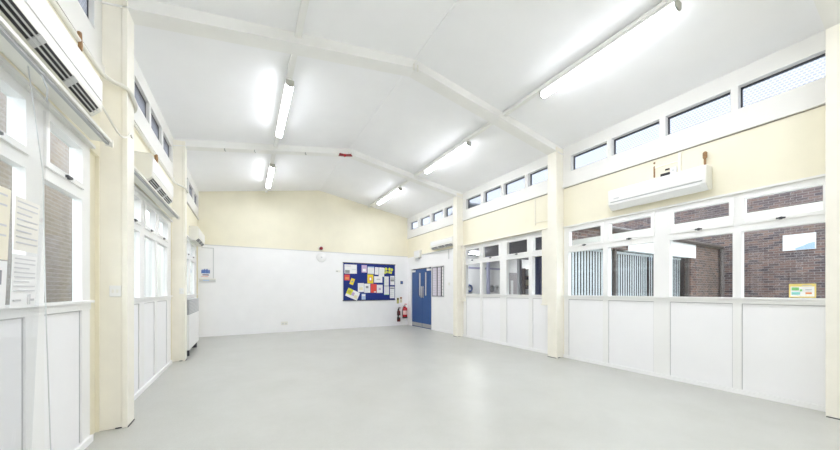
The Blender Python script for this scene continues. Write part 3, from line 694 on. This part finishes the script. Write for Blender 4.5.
for k, (x, lab) in enumerate(((-.35, 'near the left end'), (.15, 'left of the light trunking'), (1.1, 'between the left trunking and the ridge'))):
    z = zc(x) - .14
    tag(MB().tube([(x, 6.93, z), (x, 6.93, z - .035), (x + .02, 6.93, z - .05)], .008).build('beam_hook', GREY), 'small metal hook under the far ceiling beam ' + lab, 'hook', 'hooks under the far beam')

# ------------------------------------------------------------------ outside, right: brick courtyard and the glazed wing
struct(MB().box(XR + .13, 20, -8, 13, -.3, -.05).build('courtyard_ground', PAVE), 'grey paving of the courtyard outside the right windows', 'ground')
struct(MB().box(-9, XL - .13, -8, 16, -.3, -.05).build('side_ground', PAVE), 'paving outside the left windows', 'ground')
WY, WX, WE = 4.3, 12.3, 14.2
W1 = F((0, WY, 0), (1, 0, 0), (0, -1, 0))
wing = MB()
wing.bf(W1, 5.42, WX, -.05, .95, -.15, 0); wing.bf(W1, WX, WE, -.05, 2.75, -.15, 0); wing.bf(W1, 5.42, 5.9, .95, 2.3, -.15, 0); wing.bf(W1, 11.98, WX, .95, 2.3, -.15, 0)
wg = struct(wing.build('wing_wall', BRICK_X), 'brick wall of the wing across the courtyard', 'wall')
MB().bf(W1, 8.45, WX, 2.28, 2.70, -.15, .02).build('fascia', FASCIA, wg); MB().bf(W1, 5.42, 8.45, 2.28, 2.70, -.15, .0).build('lintel', BRICK_X, wg)
g = tag(MB().tube([W1(5.42, 2.74, .07), W1(WE, 2.74, .07)], .06, 10).build('gutter', GUTTER), 'dark gutter along the courtyard wing', 'gutter')
tag(MB().tube([(WE - .09, WY - .09, -.05), (WE - .09, WY - .09, 2.66)], .055, 10).build('downpipe', GUTTER), 'dark downpipe in the corner of the brick courtyard', 'downpipe')
struct(MB().prism([(5.42, WY - .1, 2.78), (5.42, WY + 2.8, 3.8), (5.42, 9.7, 2.9), (5.42, 9.7, 2.75), (5.42, WY, 2.7)], [(WE, WY - .1, 2.78), (WE, WY + 2.8, 3.8), (WE, 9.7, 2.9), (WE, 9.7, 2.75), (WE, WY, 2.7)]).build('wing_roof', SLATE), 'dark pitched roof of the courtyard wing', 'roof')
struct(MB().box(WE, WE + .2, -8, 13, -.05, 5.2).build('courtyard_wall', BRICK_Y), 'tall dark brick wall closing the courtyard', 'wall')
ww = MB()
for a in (5.9, 7.9, 9.9, 11.9): ww.bf(W1, a, a + .08, .95, 2.28, -.1, -.02)
ww.bf(W1, 5.9, WX, .95, 1.0, -.1, .02)
wwo = struct(ww.build('wing_window', GUTTER), 'long window of the courtyard wing with vertical blinds', 'window')
for a in (5.98, 7.98, 9.98): MB().bf(W1, a, a + 1.92, 1.0, 2.28, -.05, -.044).build('pane', GLASS, wwo)
for k, (a, b) in enumerate(((5.95, 7.9), (7.95, 9.9), (9.95, 11.85))):
    bl = thing('vertical_blind', W1((a + b) / 2, 1.0, -.22), 'white vertical blind in the courtyard wing window, ' + ('nearest the hall', 'middle of three', 'farthest from the hall')[k], 'blind', 'vertical blinds across the courtyard')
    MB().bf(W1, a, b, 2.22, 2.27, -.25, -.19).build('head_rail', SLAT, bl)
    x = a + .05
    first = None
    while x < b - .03:
        q = F(W1(x, 0, -.22), (math.cos(.2), math.sin(.2), 0), (math.sin(.2), -math.cos(.2), 0))
        if first is None:
            first = MB().bf(q, -.042, .042, 1.04, 2.22, -.001, .001).bf(q, -.044, .044, 1.03, 1.07, -.003, .003).build('slat', SLAT, bl); fx = x
        else:
            s = first.copy(); COL.objects.link(s); s.parent = bl; s.location = first.location + Vector((x - fx, 0, 0))
        x += .113
    MB().tube([W1(a, 1.05, -.18), W1(b, 1.05, -.18)], .007, 6).build('bottom_chain', SLAT, bl)
struct(MB().box(6.2, WE - .1, 4.98, 5.06, 0, 2.62).build('blind_backdrop', mat('backdrop_brown', (.085, .065, .07), .8, noise=.4, nscale=2.5)), 'added dark backdrop that keeps the gaps of the vertical blinds dark', 'wall')  # dark sheet added so the interior between the slats looks unlit
cb = thing('reflection_bar', (6.2, .6, 2.2), 'added white bar outside the large right window, imitating a reflection in its upper panes', 'beam')  # added white bar that imitates a reflection in the upper panes
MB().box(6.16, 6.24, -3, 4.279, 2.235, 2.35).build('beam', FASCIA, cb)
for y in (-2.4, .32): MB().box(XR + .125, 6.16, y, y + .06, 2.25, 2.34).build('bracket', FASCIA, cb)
# inside the wing, seen through the middle right window
struct(MB().box(5.42, WE - .1, 9.6, 9.7, 0, 2.62).build('wing_inner_wall', ROOMW), 'pale far wall inside the courtyard wing', 'wall')
struct(MB().box(WE - .1, WE, WY + .16, 9.7, 0, 2.62).build('wing_end_wall', ROOMW), 'pale end wall inside the courtyard wing', 'wall')
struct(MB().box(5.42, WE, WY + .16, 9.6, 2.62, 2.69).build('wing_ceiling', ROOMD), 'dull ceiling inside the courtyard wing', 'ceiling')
struct(MB().box(5.42, WE, WY + .16, 9.6, -.05, .0).build('wing_floor', mat('wing_floor', (.3, .3, .32), .6)), 'grey floor inside the courtyard wing', 'floor')
tag(MB().box(6.9, 9.35, 9.56, 9.6, 2.12, 2.19).build('wall_rail', PURP), 'lilac rail along the pale wall seen through the middle right window', 'rail')
tag(MB().box(8.26, 8.36, 9.3, 9.4, 0, 2.62).build('post', PURP), 'lilac square post seen through the middle right window', 'post')
for x, z, m, lab in ((7.55, 1.36, mat('ring_navy', (.06, .10, .25), .5), 'navy ring on the pale wall, leftmost of three'), (8.68, 1.36, GREY, 'grey ring on the pale wall beside the lilac post'), (8.95, 1.36, LGREY, 'pale ring on the wall, right of the grey ring')):
    o = MB(); R0 = .12
    pts = [(x + R0 * math.cos(k * math.pi / 8), 9.56, z + R0 * math.sin(k * math.pi / 8)) for k in range(17)]
    tag(o.tube(pts, .035, 8).build('wall_ring', m), lab, 'ring', 'rings on the wing wall')
r = thing('inner_door', (9.75, 9.55, 0), 'grey door in the pale wall seen through the middle right window', 'door')
MB().box(9.45, 10.1, 9.54, 9.595, 0, 2.02).build('leaf', mat('inner_door_grey', (.28, .26, .27), .5), r); MB().box(9.7, 9.85, 9.53, 9.54, .3, 1.7).build('glazed_strip', LGREY, r)
tag(MB().box(8.52, 8.64, 7.95, 8.07, 0, 2.62).build('post', GREY), 'grey post left of the brown bookcase in the wing', 'post')
r = thing('bookcase', (9.34, 8.4, 0), 'brown bookcase with filled shelves seen through the middle right window', 'bookcase')
MB().box(9.08, 9.11, 8.2, 8.6, 0, 2.1).build('side_panel', mat('dark_wood', (.10, .075, .07), .6), r); MB().box(9.57, 9.6, 8.2, 8.6, 0, 2.1).build('side_panel', MATS['dark_wood'], r)
MB().box(9.11, 9.57, 8.57, 8.6, 0, 2.1).build('back_panel', mat('mid_wood', (.30, .22, .15), .6), r)
for z in (.05, .4, .75, 1.1, 1.45, 1.8): MB().box(9.11, 9.57, 8.22, 8.57, z, z + .03).build('shelf', MATS['mid_wood'], r)
for k, (z, m) in enumerate(((.78, CREAMP), (1.13, PAPER), (1.48, CREAMP), (1.83, PAPER))):
    tag(MB().box(9.14, 9.45 + .05 * (k % 2), 8.25, 8.5, z, z + .2).build('storage_box', m, None, .004), '%s storage box on the %s shelf of the brown bookcase' % ('cream' if m is CREAMP else 'white', ('lowest filled', 'second filled', 'third filled', 'top')[k]), 'box', 'boxes on the brown bookcase')
cu = MB()
pts = [(7.56 + .027 * k, 6.6 + .04 * math.sin(k * 2.2)) for k in range(22)]
for (x0, y0), (x1, y1) in zip(pts, pts[1:]): cu.hexa([(x0, y0, .3), (x1, y1, .3), (x1, y1 + .006, .3), (x0, y0 + .006, .3), (x0, y0, 2.3), (x1, y1, 2.3), (x1, y1 + .006, 2.3), (x0, y0 + .006, 2.3)])
tag(cu.build('curtain', BLUEC), 'blue curtain seen through the nearest pane of the middle right window', 'curtain')
wlgt = thing('wing_ceiling_light', (7.05, 8.6, 2.55), 'bright strip light on the ceiling seen through the middle right window', 'light')
MB().box(6.75, 7.35, 8.5, 8.7, 2.55, 2.615).build('diffuser', mat('wing_diffuser', (.9, .9, .9), .5, emit=(1, 1, 1), estr=14), wlgt)
MB().box(6.73, 6.75, 8.49, 8.71, 2.54, 2.615).build('end_cap', LGREY, wlgt); MB().box(7.35, 7.37, 8.49, 8.71, 2.54, 2.615).build('end_cap', LGREY, wlgt)
wing_fill = thing('wing_ceiling_light', (11.5, 8.0, 2.55), 'unseen fill light added at the far end of the courtyard wing', 'light')  # out of view, added to brighten the wing interior
MB().box(10.6, 12.4, 7.9, 8.15, 2.55, 2.615).build('diffuser', MATS['wing_diffuser'], wing_fill)
MB().box(10.58, 10.6, 7.89, 8.16, 2.54, 2.615).build('end_cap', LGREY, wing_fill)
# sign on the brick wall and the notice on the window pane
WS = F((WE, 0, 0), (0, -1, 0), (-1, 0, 0))
SIGNW = mat('sign_white', (.5, .5, .5), .6)
s = thing('wall_sign', WS(-2.53, 2.45), 'white sign with blue wave on the courtyard brick wall', 'sign')
MB().bf(WS, -2.85, -2.22, 2.46, 2.93, .002, .025).build('board', SIGNW, s)
wv = [(-2.6, 2.47), (-2.24, 2.47), (-2.24, 2.66), (-2.35, 2.64), (-2.45, 2.58), (-2.6, 2.52)]
MB().prism([WS(u, v, .025) for u, v in wv], [WS(u, v, .028) for u, v in wv]).build('blue_wave', mat('sign_blue', (.22, .30, .42), .6), s)
t = MB()
for k in range(3): t.bf(WS, -2.78, -2.42 + .03 * k, 2.70 + k * .06, 2.72 + k * .06, .025, .027)
t.build('lettering', mat('print_pale_pink', (.42, .36, .37), .7), s)
GP = F((XR + .06, 0, 0), (0, -1, 0), (-1, 0, 0))
sheet('window_notice', 'yellow-edged notice with green marks on the bottom of the nearest right pane', 'notice', GP, -.925, 1.255, .19, .15, mat('notice_yellow', (.85, .68, .22), .6), 0,
      [(.06, .08, .94, .8, PAPER, 'white_field'), (.1, .52, .38, .74, GREEN, 'green_mark'), (.42, .45, .5, .6, GREEN, 'green_mark'), (.1, .2, .42, .4, mat('print_teal', (.25, .6, .55), .6), 'green_mark'), (.5, .86, .85, .91, INKL, 'printed_line'), (.62, .54, .85, .6, INKL, 'printed_line'), (.62, .25, .85, .38, ORANGE, 'printed_block')], n=.002)

# ------------------------------------------------------------------ outside, left
struct(MB().box(-3.25, -3.0, 2.0, 12.2, -.05, 4.2).build('side_brick_wall', BRICK_L), 'weathered brick wall outside the nearest left window', 'wall')
sw = MB(); sw.box(-2.995, XL - .3, 12.0, 12.15, -.05, 3.4)
swo = struct(sw.build('side_yard_wall', FASCIA), 'pale clad wall outside the middle left window', 'wall')
cl = MB()
for k in range(14): cl.box(-2.95 + k * .115, -2.93 + k * .115, 11.985, 12.0, 0, 3.4)
cl.build('cladding_joint', LGREY, swo)

# ------------------------------------------------------------------ world, camera, view
w = bpy.data.worlds.new('World'); sc.world = w; w.use_nodes = True
bg = w.node_tree.nodes['Background']; bg.inputs['Color'].default_value = (.86, .93, 1, 1); bg.inputs['Strength'].default_value = .95
cam = bpy.data.cameras.new('Camera'); co = bpy.data.objects.new('Camera', cam); COL.objects.link(co)
co.location = (0, 0, 1.25); co.rotation_euler = (math.pi / 2, 0, -.5105)
cam.sensor_fit = 'HORIZONTAL'; cam.sensor_width = 36; cam.lens = 311.06 / 840 * 36; cam.shift_y = (291.12 - 225) / 840
cam.clip_start = .02
sc.camera = co
vs = sc.view_settings
vs.view_transform = 'Standard'; vs.look = 'None'; vs.gamma = 1; vs.use_curve_mapping = False; vs.exposure = 2.39
cy = sc.cycles
cy.max_bounces = 12; cy.diffuse_bounces = 8; cy.glossy_bounces = 4; cy.transparent_max_bounces = 24
cy.use_denoising = True
